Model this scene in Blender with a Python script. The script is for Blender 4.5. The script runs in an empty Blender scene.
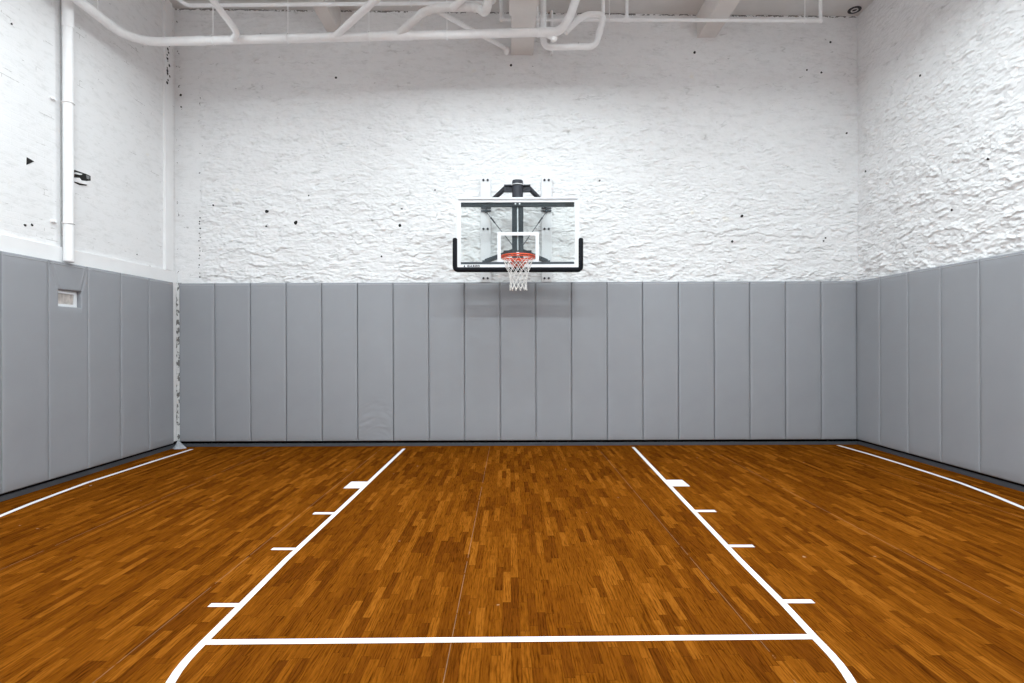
import bpy, bmesh, math, random
import numpy as np
from mathutils import Vector, Matrix

random.seed(7)
C = bpy.context.scene.collection
PI = math.pi
H = 1.656            # camera height
F = 549.5            # focal length in pixels of a 1024 wide frame
VX, VY = 510.0, 344.0
ROLL = math.radians(0.2)

# ------------------------------------------------------------------ helpers
def ray(px, py):
    dx, dy = px - VX, py - VY
    a = dx * math.cos(ROLL) - dy * math.sin(ROLL)
    b = dx * math.sin(ROLL) + dy * math.cos(ROLL)
    return a / F, -b / F                     # X/Y and (Z-H)/Y

def on_y(px, py, Y):
    a, b = ray(px, py)
    return Vector((a * Y, Y, H + b * Y))

def on_floor(px, py, z=0.0):
    a, b = ray(px, py)
    Y = (z - H) / b
    return Vector((a * Y, Y, z))

def on_x(px, py, X):
    a, b = ray(px, py)
    Y = X / a
    return Vector((X, Y, H + b * Y))

def root_of(p):
    while p.parent:
        p = p.parent
    return p

def obj(name, bm, m, parent=None, smooth=False, loc=None):
    """link a bmesh (world coordinates) as one mesh object; loc = its origin when top-level"""
    off = Vector((0, 0, 0))
    if parent is not None:
        off = root_of(parent).location.copy()
    elif loc is not None:
        off = Vector(loc)
    bmesh.ops.translate(bm, verts=bm.verts, vec=-off)
    bmesh.ops.recalc_face_normals(bm, faces=bm.faces)
    me = bpy.data.meshes.new(name)
    bm.to_mesh(me)
    bm.free()
    if smooth:
        for p in me.polygons:
            p.use_smooth = True
    o = bpy.data.objects.new(name, me)
    C.objects.link(o)
    if m:
        me.materials.append(m)
    if parent is not None:
        o.parent = parent
    else:
        o.location = off
    return o

def tag(o, label, cat, group=None):
    o['label'] = label
    o['category'] = cat
    if group:
        o['group'] = group
    return o

def thing(name, label, cat, loc, group=None):
    o = bpy.data.objects.new(name, None)
    o.empty_display_size = 0.1
    C.objects.link(o)
    o.location = loc
    return tag(o, label, cat, group)

def struct(name, bm, m, parent=None, smooth=False):
    o = obj(name, bm, m, parent, smooth)
    o['kind'] = 'structure'
    return o

def box(bm, lo, hi, bev=0.0, seg=2):
    lo, hi = Vector(lo), Vector(hi)
    r = bmesh.ops.create_cube(bm, size=1.0)
    vs = r['verts']
    for v in vs:
        v.co = Vector([(lo[i] + hi[i]) / 2 + v.co[i] * (hi[i] - lo[i]) for i in range(3)])
    if bev > 0:
        es = list({e for v in vs for e in v.link_edges})
        bmesh.ops.bevel(bm, geom=es, offset=bev, segments=seg, profile=0.5, affect='EDGES')
    return bm

def obox(bm, p, q, w, h, up=Vector((0, 0, 1)), bev=0.0):
    """a bar from p to q with width w and height h"""
    p, q = Vector(p), Vector(q)
    d = (q - p).normalized()
    s = d.cross(up).normalized()
    u = s.cross(d).normalized()
    vs = []
    for e in (p, q):
        for a, b in ((-1, -1), (1, -1), (1, 1), (-1, 1)):
            vs.append(bm.verts.new(e + s * a * w / 2 + u * b * h / 2))
    fs = [(0, 1, 2, 3), (7, 6, 5, 4)] + [(i, i + 4, (i + 1) % 4 + 4, (i + 1) % 4) for i in range(4)]
    for f in fs:
        bm.faces.new([vs[i] for i in f])
    if bev:
        es = list({e for v in vs for e in v.link_edges})
        bmesh.ops.bevel(bm, geom=es, offset=bev, segments=2, profile=0.5, affect='EDGES')
    return bm

def fillet(pts, R, n=6):
    pts = [Vector(p) for p in pts]
    if len(pts) < 3:
        return pts
    out = [pts[0]]
    for i in range(1, len(pts) - 1):
        a, b, c = pts[i - 1], pts[i], pts[i + 1]
        u, v = a - b, c - b
        r = min(R, u.length * 0.48, v.length * 0.48)
        s, e = b + u.normalized() * r, b + v.normalized() * r
        for k in range(n + 1):
            t = k / n
            out.append(s * (1 - t) ** 2 + b * 2 * t * (1 - t) + e * t * t)
    out.append(pts[-1])
    return out

def sweep(bm, pts, r, seg=16, closed=False, caps=True, rfun=None):
    pts = [Vector(p) for p in pts]
    n = len(pts)
    rings, nrm = [], None
    for i in range(n):
        if closed:
            t = pts[(i + 1) % n] - pts[i - 1]
        else:
            t = pts[min(i + 1, n - 1)] - pts[max(i - 1, 0)]
        t.normalize()
        if nrm is None:
            ref = Vector((0, 0, 1)) if abs(t.z) < 0.9 else Vector((0, 1, 0))
            nrm = t.cross(ref).normalized()
        nrm = (nrm - t * nrm.dot(t)).normalized()
        b = t.cross(nrm)
        rr = rfun(i, n) * r if rfun else r
        rings.append([bm.verts.new(pts[i] + (nrm * math.cos(k * 2 * PI / seg) + b * math.sin(k * 2 * PI / seg)) * rr)
                      for k in range(seg)])
    m = n if closed else n - 1
    for i in range(m):
        A, B = rings[i], rings[(i + 1) % n]
        for k in range(seg):
            bm.faces.new((A[k], A[(k + 1) % seg], B[(k + 1) % seg], B[k]))
    if caps and not closed:
        for ring in (rings[0][::-1], rings[-1]):      # caps on their own vertices keep the sides' shading straight
            bm.faces.new([bm.verts.new(v.co) for v in ring])
    return bm

def cyl(bm, p, q, r, seg=16):
    return sweep(bm, [p, q], r, seg)

def ball(bm, c, r, sc=(1, 1, 1)):
    g = bmesh.ops.create_uvsphere(bm, u_segments=16, v_segments=10, radius=r)
    for v in g['verts']:
        v.co = Vector((v.co.x * sc[0], v.co.y * sc[1], v.co.z * sc[2])) + Vector(c)
    return bm

def B():
    return bmesh.new()

# ------------------------------------------------------------------ materials
def mat(name, col, rough=0.5, metal=0.0, spec=0.5, var=0.0, vscale=20.0, bump=0.0, bscale=60.0):
    m = bpy.data.materials.new(name)
    m.use_nodes = True
    nt = m.node_tree
    p = nt.nodes['Principled BSDF']
    p.inputs['Base Color'].default_value = (*col, 1)
    p.inputs['Roughness'].default_value = rough
    p.inputs['Metallic'].default_value = metal
    p.inputs['Specular IOR Level'].default_value = spec
    tc = nt.nodes.new('ShaderNodeTexCoord')
    if var:
        n = nt.nodes.new('ShaderNodeTexNoise')
        n.inputs['Scale'].default_value = vscale
        n.inputs['Detail'].default_value = 5
        nt.links.new(tc.outputs['Object'], n.inputs['Vector'])
        r = nt.nodes.new('ShaderNodeValToRGB')
        r.color_ramp.elements[0].position = 0.3
        r.color_ramp.elements[1].position = 0.7
        r.color_ramp.elements[0].color = (*[c * (1 - var) for c in col], 1)
        r.color_ramp.elements[1].color = (*[min(1, c * (1 + var)) for c in col], 1)
        nt.links.new(n.outputs['Fac'], r.inputs['Fac'])
        nt.links.new(r.outputs['Color'], p.inputs['Base Color'])
    if bump:
        n = nt.nodes.new('ShaderNodeTexNoise')
        n.inputs['Scale'].default_value = bscale
        n.inputs['Detail'].default_value = 4
        nt.links.new(tc.outputs['Object'], n.inputs['Vector'])
        b = nt.nodes.new('ShaderNodeBump')
        b.inputs['Strength'].default_value = bump
        b.inputs['Distance'].default_value = 0.01
        nt.links.new(n.outputs['Fac'], b.inputs['Height'])
        nt.links.new(b.outputs['Normal'], p.inputs['Normal'])
    return m

def N(nt, t, **kw):
    n = nt.nodes.new(t)
    for k, v in kw.items():
        setattr(n, k, v)
    return n

def mth(nt, op, a, b=None, c=None):
    n = nt.nodes.new('ShaderNodeMath')
    n.operation = op
    for i, v in enumerate((a, b, c)):
        if v is None:
            continue
        if isinstance(v, (int, float)):
            n.inputs[i].default_value = v
        else:
            nt.links.new(v, n.inputs[i])
    return n.outputs[0]

def ramp(nt, fac, stops):
    r = nt.nodes.new('ShaderNodeValToRGB')
    el = r.color_ramp.elements
    while len(el) < len(stops):
        el.new(0.5)
    for e, (p, c) in zip(el, stops):
        e.position = p
        e.color = (*c, 1) if len(c) == 3 else c
    nt.links.new(fac, r.inputs['Fac'])
    return r.outputs['Color']

def mixc(nt, fac, a, b, blend='MIX'):
    n = nt.nodes.new('ShaderNodeMix')
    n.data_type = 'RGBA'
    n.blend_type = blend
    for s, v in ((n.inputs['Factor'], fac), (n.inputs['A'], a), (n.inputs['B'], b)):
        if isinstance(v, (int, float)):
            s.default_value = v
        elif isinstance(v, tuple):
            s.default_value = (*v, 1)
        else:
            nt.links.new(v, s)
    return n.outputs['Result']

def noise(nt, vec, scale, detail=4, rough=0.55, sc=None):
    if sc:
        mp = nt.nodes.new('ShaderNodeMapping')
        mp.inputs['Scale'].default_value = sc
        nt.links.new(vec, mp.inputs['Vector'])
        vec = mp.outputs['Vector']
    n = nt.nodes.new('ShaderNodeTexNoise')
    n.inputs['Scale'].default_value = scale
    n.inputs['Detail'].default_value = detail
    n.inputs['Roughness'].default_value = rough
    nt.links.new(vec, n.inputs['Vector'])
    return n.outputs['Fac']

def wood_floor():
    m = bpy.data.materials.new('wood_strip_floor')
    m.use_nodes = True
    nt = m.node_tree
    p = nt.nodes['Principled BSDF']
    tc = N(nt, 'ShaderNodeTexCoord')
    sp = N(nt, 'ShaderNodeSeparateXYZ')
    nt.links.new(tc.outputs['Object'], sp.inputs[0])
    x, y = sp.outputs[0], sp.outputs[1]
    W = 0.053
    xs = mth(nt, 'DIVIDE', x, W)
    i = mth(nt, 'FLOOR', xs)
    wn = N(nt, 'ShaderNodeTexWhiteNoise', noise_dimensions='1D')
    nt.links.new(i, wn.inputs['W'])
    wn2 = N(nt, 'ShaderNodeTexWhiteNoise', noise_dimensions='1D')
    nt.links.new(mth(nt, 'ADD', i, 391.7), wn2.inputs['W'])
    L = mth(nt, 'MULTIPLY_ADD', wn2.outputs['Value'], 0.18, 0.32)
    ys = mth(nt, 'DIVIDE', mth(nt, 'MULTIPLY_ADD', wn.outputs['Value'], 7.3, y), L)
    j = mth(nt, 'FLOOR', ys)
    cb = N(nt, 'ShaderNodeCombineXYZ')
    nt.links.new(i, cb.inputs[0]); nt.links.new(j, cb.inputs[1])
    w3 = N(nt, 'ShaderNodeTexWhiteNoise', noise_dimensions='2D')
    nt.links.new(cb.outputs[0], w3.inputs['Vector'])
    rnd = w3.outputs['Value']
    base = ramp(nt, rnd, [(0.0, WOOD[0]), (0.3, WOOD[1]), (0.75, WOOD[2]), (1.0, WOOD[3])])
    # grain: noise stretched along the strip, shifted for each strip piece
    cg = N(nt, 'ShaderNodeCombineXYZ')
    nt.links.new(mth(nt, 'MULTIPLY_ADD', rnd, 37.0, x), cg.inputs[0])
    nt.links.new(mth(nt, 'MULTIPLY_ADD', rnd, 53.0, y), cg.inputs[1])
    g1 = noise(nt, cg.outputs[0], 1.0, 6, 0.7, (85, 6.5, 1))
    g2 = noise(nt, cg.outputs[0], 1.0, 3, 0.5, (28, 3.2, 1))
    wv = N(nt, 'ShaderNodeTexWave', wave_type='BANDS', bands_direction='X')
    mp = N(nt, 'ShaderNodeMapping'); mp.inputs['Scale'].default_value = (13, 1.6, 1)
    nt.links.new(cg.outputs[0], mp.inputs['Vector'])
    nt.links.new(mp.outputs['Vector'], wv.inputs['Vector'])
    wv.inputs['Scale'].default_value = 1.3; wv.inputs['Distortion'].default_value = 9.0
    wv.inputs['Detail'].default_value = 2.0; wv.inputs['Detail Scale'].default_value = 1.4
    gr = ramp(nt, g1, [(0.34, (0.40, 0.34, 0.26)), (0.47, (0.82, 0.80, 0.76)), (0.56, (1, 1, 1)), (0.72, (1.18, 1.2, 1.3))])
    c = mixc(nt, 0.85, base, gr, 'MULTIPLY')
    gw = ramp(nt, wv.outputs['Fac'], [(0.0, (0.42, 0.35, 0.25)), (0.35, (0.95, 0.95, 0.95)), (1.0, (1.1, 1.1, 1.1))])
    c = mixc(nt, mth(nt, 'MULTIPLY', ramp(nt, g2, [(0.42, (0, 0, 0)), (0.6, (1, 1, 1))]), 0.75), c, mixc(nt, 1.0, c, gw, 'MULTIPLY'))
    # joints between strips and strip ends
    fx = mth(nt, 'FRACT', xs)
    ex = mth(nt, 'MINIMUM', fx, mth(nt, 'SUBTRACT', 1.0, fx))
    fy = mth(nt, 'FRACT', ys)
    ey = mth(nt, 'MINIMUM', fy, mth(nt, 'SUBTRACT', 1.0, fy))
    jx = mth(nt, 'LESS_THAN', ex, 0.012)
    jy = mth(nt, 'LESS_THAN', ey, 0.004)
    jj = mth(nt, 'MAXIMUM', jx, jy)
    c = mixc(nt, mth(nt, 'MULTIPLY', jj, 0.45), c, (0.03, 0.010, 0.002))
    # broad wear
    wr = noise(nt, tc.outputs['Object'], 0.9, 4, 0.6)
    c = mixc(nt, 0.5, c, ramp(nt, wr, [(0.3, (0.82, 0.82, 0.82)), (0.7, (1, 1, 1))]), 'MULTIPLY')
    # seams of the sheets the floor is laid in, 1.72 m apart
    sx = mth(nt, 'FRACT', mth(nt, 'DIVIDE', mth(nt, 'ADD', x, 0.335 + 17.2), 1.72))
    sx = mth(nt, 'LESS_THAN', mth(nt, 'ABSOLUTE', mth(nt, 'SUBTRACT', sx, 0.0015)), 0.0015)
    sn = mth(nt, 'GREATER_THAN', noise(nt, tc.outputs['Object'], 3.0, 4, 0.7), 0.42)
    c = mixc(nt, mth(nt, 'MULTIPLY', mth(nt, 'MULTIPLY', sx, sn), 0.24), c, (0.45, 0.33, 0.22))
    # small pale scuffs
    sc = noise(nt, tc.outputs['Object'], 9.0, 2, 0.5, (1, 1, 1))
    sf = ramp(nt, sc, [(0.765, (0, 0, 0)), (0.785, (1, 1, 1))])
    c = mixc(nt, mth(nt, 'MULTIPLY', sf, 0.4), c, (0.5, 0.38, 0.27))
    nt.links.new(c, p.inputs['Base Color'])
    rr = ramp(nt, g1, [(0.2, (0.52,) * 3), (0.8, (0.40,) * 3)])
    nt.links.new(rr, p.inputs['Roughness'])
    p.inputs['Specular IOR Level'].default_value = FLOOR_SPEC
    bp = N(nt, 'ShaderNodeBump')
    bp.inputs['Strength'].default_value = 0.25
    bp.inputs['Distance'].default_value = 0.002
    nt.links.new(mth(nt, 'SUBTRACT', g1, mth(nt, 'MULTIPLY', jj, 0.6)), bp.inputs['Height'])
    nt.links.new(bp.outputs['Normal'], p.inputs['Normal'])
    return m

def paint(name, col, flecks=0.7, horiz='X', pier=None, bump=0.5, brick=False, top=False):
    """white paint on masonry: fine relief, small dark chips, faint dark tones"""
    m = bpy.data.materials.new(name)
    m.use_nodes = True
    nt = m.node_tree
    p = nt.nodes['Principled BSDF']
    p.inputs['Roughness'].default_value = 0.62
    p.inputs['Specular IOR Level'].default_value = 0.3
    tc = N(nt, 'ShaderNodeTexCoord')
    v = tc.outputs['Object']
    st = (0.45, 0.45, 1.3)
    big = noise(nt, v, 1.2, 4, 0.6, st)
    c = ramp(nt, big, [(0.3, tuple(k * 0.955 for k in col)), (0.65, col)])
    fine = noise(nt, v, 14.0, 6, 0.7, st)
    c = mixc(nt, 0.6, c, ramp(nt, fine, [(0.30, (0.80, 0.80, 0.79)), (0.5, (1, 1, 1))]), 'MULTIPLY')
    # chips where the paint is gone: sparse dark flecks
    f1 = noise(nt, v, 15.0, 5, 0.66, (0.5, 0.5, 1.35))
    chip = ramp(nt, f1, [(0.285, (1, 1, 1)), (0.32, (0, 0, 0))])
    c = mixc(nt, mth(nt, 'MULTIPLY', chip, flecks), c, (0.16, 0.15, 0.14))
    if not brick:                                # darker in the open joints between the stones
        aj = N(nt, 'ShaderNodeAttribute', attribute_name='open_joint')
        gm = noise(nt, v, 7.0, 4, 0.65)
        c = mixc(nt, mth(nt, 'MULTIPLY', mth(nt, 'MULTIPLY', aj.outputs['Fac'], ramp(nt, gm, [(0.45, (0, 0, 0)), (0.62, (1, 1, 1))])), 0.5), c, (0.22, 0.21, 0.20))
    if pier:
        sp = N(nt, 'ShaderNodeSeparateXYZ')
        nt.links.new(v, sp.inputs[0])
        for x0, wd, dens in pier:
            d = mth(nt, 'ABSOLUTE', mth(nt, 'SUBTRACT', sp.outputs[0], x0))
            near = mth(nt, 'LESS_THAN', d, wd)
            f2 = noise(nt, v, 17.0, 4, 0.6, (1, 1, 0.8))
            k = mth(nt, 'MULTIPLY', near, mth(nt, 'LESS_THAN', f2, dens))
            c = mixc(nt, mth(nt, 'MULTIPLY', k, 0.85), c, (0.10, 0.09, 0.085))
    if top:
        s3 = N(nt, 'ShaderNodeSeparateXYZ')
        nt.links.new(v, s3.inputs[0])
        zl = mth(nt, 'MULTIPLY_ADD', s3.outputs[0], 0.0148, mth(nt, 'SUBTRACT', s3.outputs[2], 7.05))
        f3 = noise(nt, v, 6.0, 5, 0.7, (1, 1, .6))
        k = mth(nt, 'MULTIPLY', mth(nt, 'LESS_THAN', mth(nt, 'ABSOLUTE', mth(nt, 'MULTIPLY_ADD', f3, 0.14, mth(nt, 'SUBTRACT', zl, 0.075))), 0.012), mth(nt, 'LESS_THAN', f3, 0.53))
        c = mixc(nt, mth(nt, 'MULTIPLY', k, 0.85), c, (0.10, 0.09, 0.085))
    # a few yellowish stains
    ys = noise(nt, v, 2.6, 3, 0.5)
    c = mixc(nt, mth(nt, 'MULTIPLY', ramp(nt, ys, [(0.72, (0, 0, 0)), (0.8, (1, 1, 1))]), 0.35), c, (0.75, 0.66, 0.46))
    h = fine
    if brick:
        mp = N(nt, 'ShaderNodeMapping')
        mp.inputs['Rotation'].default_value = (PI / 2, 0, PI / 2) if horiz == 'Y' else (PI / 2, 0, 0)
        sp2 = N(nt, 'ShaderNodeSeparateXYZ'); nt.links.new(v, sp2.inputs[0])
        cb = N(nt, 'ShaderNodeCombineXYZ')
        wob = noise(nt, v, 5.0, 3, 0.6)
        nt.links.new(sp2.outputs[1 if horiz == 'Y' else 0], cb.inputs[0])
        nt.links.new(mth(nt, 'MULTIPLY_ADD', wob, 0.02, sp2.outputs[2]), cb.inputs[1])
        bt = N(nt, 'ShaderNodeTexBrick')
        bt.inputs['Scale'].default_value = 1.0
        bt.inputs['Brick Width'].default_value = 0.215
        bt.inputs['Row Height'].default_value = 0.073
        bt.inputs['Mortar Size'].default_value = 0.006
        bt.inputs['Mortar Smooth'].default_value = 0.6
        nt.links.new(cb.outputs[0], bt.inputs['Vector'])
        h = mth(nt, 'SUBTRACT', fine, mth(nt, 'MULTIPLY', bt.outputs['Fac'],
                mth(nt, 'MULTIPLY', ramp(nt, big, [(0.4, (0, 0, 0)), (0.62, (1, 1, 1))]), 0.8)))
        # hairline gaps in some bed joints
        crk = mth(nt, 'MULTIPLY', bt.outputs['Fac'], mth(nt, 'LESS_THAN', noise(nt, v, 3.0, 4, 0.65, (1, 0.7, 3)), 0.375))
        c = mixc(nt, mth(nt, 'MULTIPLY', crk, 0.5), c, (0.3, 0.29, 0.28))
    bp = N(nt, 'ShaderNodeBump')
    bp.inputs['Strength'].default_value = bump
    bp.inputs['Distance'].default_value = 0.02
    nt.links.new(h, bp.inputs['Height'])
    nt.links.new(bp.outputs['Normal'], p.inputs['Normal'])
    nt.links.new(c, p.inputs['Base Color'])
    return m

def glass_mat():
    m = bpy.data.materials.new('backboard_glass')
    m.use_nodes = True
    nt = m.node_tree
    for n in list(nt.nodes):
        if n.type == 'BSDF_PRINCIPLED':
            nt.nodes.remove(n)
    out = nt.nodes['Material Output']
    tr = N(nt, 'ShaderNodeBsdfTransparent'); tr.inputs['Color'].default_value = (0.968, 0.983, 0.979, 1)
    gl = N(nt, 'ShaderNodeBsdfGlossy'); gl.inputs['Roughness'].default_value = 0.02
    fr = N(nt, 'ShaderNodeFresnel'); fr.inputs['IOR'].default_value = 1.35
    mx = N(nt, 'ShaderNodeMixShader')
    nt.links.new(fr.outputs[0], mx.inputs[0])
    nt.links.new(tr.outputs[0], mx.inputs[1]); nt.links.new(gl.outputs[0], mx.inputs[2])
    nt.links.new(mx.outputs[0], out.inputs['Surface'])
    return m

WOOD = [(0.113, 0.0310, 0.0034), (0.158, 0.0460, 0.0042), (0.196, 0.0600, 0.0055), (0.265, 0.0870, 0.0095)]
FLOOR_SPEC = 0.0
WHITE = (0.83, 0.83, 0.84)
M = dict(
    floor=wood_floor(),
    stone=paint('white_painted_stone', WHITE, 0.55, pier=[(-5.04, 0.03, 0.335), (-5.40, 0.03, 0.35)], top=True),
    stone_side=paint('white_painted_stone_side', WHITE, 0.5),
    brick=paint('white_painted_brick', (0.84, 0.84, 0.85), 0.5, 'Y', brick=True, bump=0.22),
    chipped=paint('chipped_white_corner', (0.80, 0.80, 0.80), 0.9, pier=[(-5.41, 0.2, 0.47)], bump=1.0),
    ceiling=mat('ceiling_paint', (0.70, 0.70, 0.695), 0.7, var=0.04, vscale=3, bump=0.15, bscale=9),
    beam=mat('beam_paint', (0.74, 0.71, 0.69), 0.6, var=0.03, vscale=5, bump=0.1, bscale=30),
    ledge=mat('ledge_paint', (0.85, 0.85, 0.86), 0.6, var=0.02, vscale=5, bump=0.1, bscale=40),
    pipe=mat('pipe_paint', (0.89, 0.89, 0.90), 0.42, var=0.03, vscale=9),
    wrap=mat('pipe_insulation', (0.82, 0.82, 0.82), 0.6, var=0.04, vscale=18, bump=0.5, bscale=45),
    pad=mat('grey_vinyl', (0.308, 0.318, 0.343), 0.48, spec=0.35, var=0.03, vscale=2.2, bump=0.06, bscale=240),
    welt=mat('grey_vinyl_welt', (0.42, 0.43, 0.46), 0.45, spec=0.35, var=0.02, vscale=20),
    base=mat('dark_rubber_base', (0.075, 0.085, 0.10), 0.5, var=0.08, vscale=6),
    line=mat('white_court_paint', (0.86, 0.85, 0.85), 0.45, spec=0.35, var=0.015, vscale=12),
    white=mat('white_powdercoat', (0.74, 0.75, 0.78), 0.35, var=0.01, vscale=10),
    plate=mat('white_painted_board', (0.76, 0.76, 0.78), 0.5, var=0.02, vscale=8),
    steel=mat('charcoal_steel', (0.036, 0.038, 0.047), 0.45, 0.0, spec=0.25, var=0.1, vscale=12),
    rail=mat('blue_grey_steel', (0.060, 0.073, 0.087), 0.45, 0.0, spec=0.25, var=0.06, vscale=12),
    pad_black=mat('black_rubber_padding_and_gap_shade', (0.008, 0.0085, 0.011), 0.5, spec=0.08, var=0.2, vscale=25),
    orange=mat('orange_rim_paint', (0.66, 0.075, 0.022), 0.35, var=0.06, vscale=30),
    net=mat('white_net_cord', (0.80, 0.78, 0.76), 0.8, var=0.08, vscale=90),
    chrome=mat('bright_steel', (0.75, 0.76, 0.78), 0.3, 0.8, var=0.03, vscale=40),
    dark=mat('dark_hole', (0.012, 0.011, 0.010), 0.9, var=0.3, vscale=60),  # black stands in for the shade inside holes and gaps
    ink=mat('black_ink', (0.02, 0.02, 0.025), 0.5, var=0.1, vscale=60),
    greyplate=mat('grey_brown_slats', (0.50, 0.46, 0.44), 0.5, var=0.25, vscale=14),
    scrap=mat('pale_plastic', (0.36, 0.37, 0.40), 0.45, var=0.3, vscale=25, bump=0.3, bscale=30),
    glass=glass_mat(),
)

# ------------------------------------------------------------------ setting
XL, XR, YB = -5.43, 5.69, 8.97        # faces of the side walls and the back wall behind the pads
YF = -6.0                             # wall behind the camera
ZT, ZB = 2.660, 0.09                  # top and foot of the pads
TP = 0.06                             # pad thickness
def zc(x):
    return 7.07 - 0.0148 * x

_rng = np.random.RandomState(3)
_perm = np.tile(_rng.permutation(512), 3)
_gr = _rng.rand(512) * 2 * np.pi
def perlin(x, y):
    xi, yi = np.floor(x).astype(int), np.floor(y).astype(int)
    xf, yf = x - xi, y - yi
    u, v = xf * xf * xf * (xf * (xf * 6 - 15) + 10), yf * yf * yf * (yf * (yf * 6 - 15) + 10)
    def g(ix, iy, dx, dy):
        a = _gr[_perm[(_perm[ix % 512] + iy) % 1024] % 512]
        return np.cos(a) * dx + np.sin(a) * dy
    n00, n10 = g(xi, yi, xf, yf), g(xi + 1, yi, xf - 1, yf)
    n01, n11 = g(xi, yi + 1, xf, yf - 1), g(xi + 1, yi + 1, xf - 1, yf - 1)
    return (n00 * (1 - u) + n10 * u) * (1 - v) + (n01 * (1 - u) + n11 * u) * v

def fbm(x, y, o=4, g=0.5):
    s, a = 0, 1.0
    for k in range(o):
        s = s + a * perlin(x * 2 ** k + 17.3 * k, y * 2 ** k + 9.1 * k)
        a *= g
    return s

def relief(a, z, seed=0.0, amp=1.0):
    """split-stone relief in metres: courses that step out at their foot and lean back upwards, with open joints.
    Returns the height and the mask of the open joints."""
    a = a + seed * 31.7
    w = fbm(a * 0.5 + 3, z * 0.8, 3) * 0.8 + fbm(a * 2.6, z * 3.4, 4, 0.64) * 0.55
    s1 = z * 6.0 + w * 1.5
    s2 = z * 12.5 + fbm(a * 1.1 + 50, z * 1.3, 3) * 1.6 + fbm(a * 5.0, z * 6 + 9, 4, 0.62) * 1.1
    s3 = z * 23.0 + fbm(a * 2.0 + 80, z * 2.3, 4, 0.6) * 2.6 + fbm(a * 9.0, z * 10 + 5, 3) * 0.8
    def saw(s, k):
        u = s - np.floor(s)
        m = 0.5 + 0.5 * np.sin(np.floor(s) * 12.9898) # course strength
        up = np.clip(u / k, 0, 1)
        return np.where(u < k, up, (1 - u) / (1 - k)) * (0.35 + 0.65 * m)
    m1 = np.clip(fbm(a * 2.3 + 7, z * 3.6 + 4, 4, 0.6) * 3.0 + 0.10, 0, 1)
    m2 = np.clip(fbm(a * 3.2 + 90, z * 5.6 + 40, 4, 0.6) * 3.0 + 0.20, 0, 1)
    m3 = np.clip(fbm(a * 4.4 + 140, z * 7.0 + 70, 3) * 3.0 + 0.32, 0, 1)
    h = 0.024 * saw(s1, 0.06) * m1 + 0.020 * saw(s2, 0.12) * m2 + 0.011 * saw(s3, 0.2) * m3
    h = h + 0.010 * fbm(a * 3.6 + 5, z * 8.0, 4, 0.62) + 0.008 * fbm(a * 0.8, z * 1.1 + 30, 3)
    h = h + 0.0070 * fbm(a * 12.0, z * 21.0, 4, 0.7)
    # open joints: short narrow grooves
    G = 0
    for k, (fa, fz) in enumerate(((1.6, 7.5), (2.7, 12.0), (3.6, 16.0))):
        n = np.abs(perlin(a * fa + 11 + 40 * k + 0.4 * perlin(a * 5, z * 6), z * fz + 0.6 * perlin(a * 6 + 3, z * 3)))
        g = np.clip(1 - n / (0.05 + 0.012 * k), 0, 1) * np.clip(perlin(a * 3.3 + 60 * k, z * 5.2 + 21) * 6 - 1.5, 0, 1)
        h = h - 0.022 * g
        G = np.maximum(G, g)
    k = np.clip((6.3 - z) / 2.4, 0, 1)
    return np.maximum(h * amp * (0.62 + 0.38 * k), -0.02), G

def grid_mesh(name, m, P, joint=None):
    """P: (n, k, 3) array of world points"""
    n, k, _ = P.shape
    idx = np.arange(n * k).reshape(n, k)
    q = np.stack([idx[:-1, :-1], idx[1:, :-1], idx[1:, 1:], idx[:-1, 1:]], -1).reshape(-1, 4)
    me = bpy.data.meshes.new(name)
    me.vertices.add(n * k)
    me.vertices.foreach_set('co', P.reshape(-1).astype(np.float32))
    me.loops.add(len(q) * 4)
    me.loops.foreach_set('vertex_index', q.reshape(-1).astype(np.int32))
    me.polygons.add(len(q))
    me.polygons.foreach_set('loop_start', (np.arange(len(q)) * 4).astype(np.int32))
    me.update(calc_edges=True)
    me.validate()
    me.polygons.foreach_set('use_smooth', np.ones(len(q), dtype=bool))
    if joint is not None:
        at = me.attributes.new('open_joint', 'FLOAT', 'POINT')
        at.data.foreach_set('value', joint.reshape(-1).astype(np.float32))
    me.materials.append(m)
    o = bpy.data.objects.new(name, me)
    C.objects.link(o)
    o['kind'] = 'structure'
    return o

# floor
bm = B(); box(bm, (XL - .2, YF - .2, -0.12), (XR + .2, YB + .2, 0)); floor = struct('floor', bm, M['floor'])

# back wall
def back_h(x, z):
    h, g = relief(np.asarray(x, float), np.asarray(z, float))
    k = np.clip((np.asarray(x) + 5.06) / 0.05, 0.14, 1)          # the smooth pier at the left corner
    return h * k, g * (k > .5)
xs = np.arange(XL - 0.12, XR + 0.13, 0.0135)
zs = np.concatenate([[-0.02, 1.5], np.arange(2.4, 7.26, 0.0095)])
X, Z = np.meshgrid(xs, zs, indexing='ij')
Hh, Gj = back_h(X, Z)
Hh[:, 0] = 0
fade = np.clip((Z - 2.5) / 0.15, 0, 1)
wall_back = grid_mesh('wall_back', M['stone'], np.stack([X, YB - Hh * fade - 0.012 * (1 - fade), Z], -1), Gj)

# right wall
def right_h(y, z):
    return relief(np.asarray(y, float), np.asarray(z, float), 4.0, 1.15)
ys = np.concatenate([[YF - .1, 0.0], np.arange(4.2, YB + 0.12, 0.0125)])
Yg, Z = np.meshgrid(ys, zs, indexing='ij')
Hr, Gj = right_h(Yg, Z)
Hr = Hr * np.clip((Yg - 4.2) / 0.2, 0, 1)
Hr[:, 0] = 0
fade = np.clip((Z - 2.5) / 0.15, 0, 1)
wall_right = grid_mesh('wall_right', M['stone_side'], np.stack([XR - Hr * fade, Yg, Z], -1), Gj)

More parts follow.
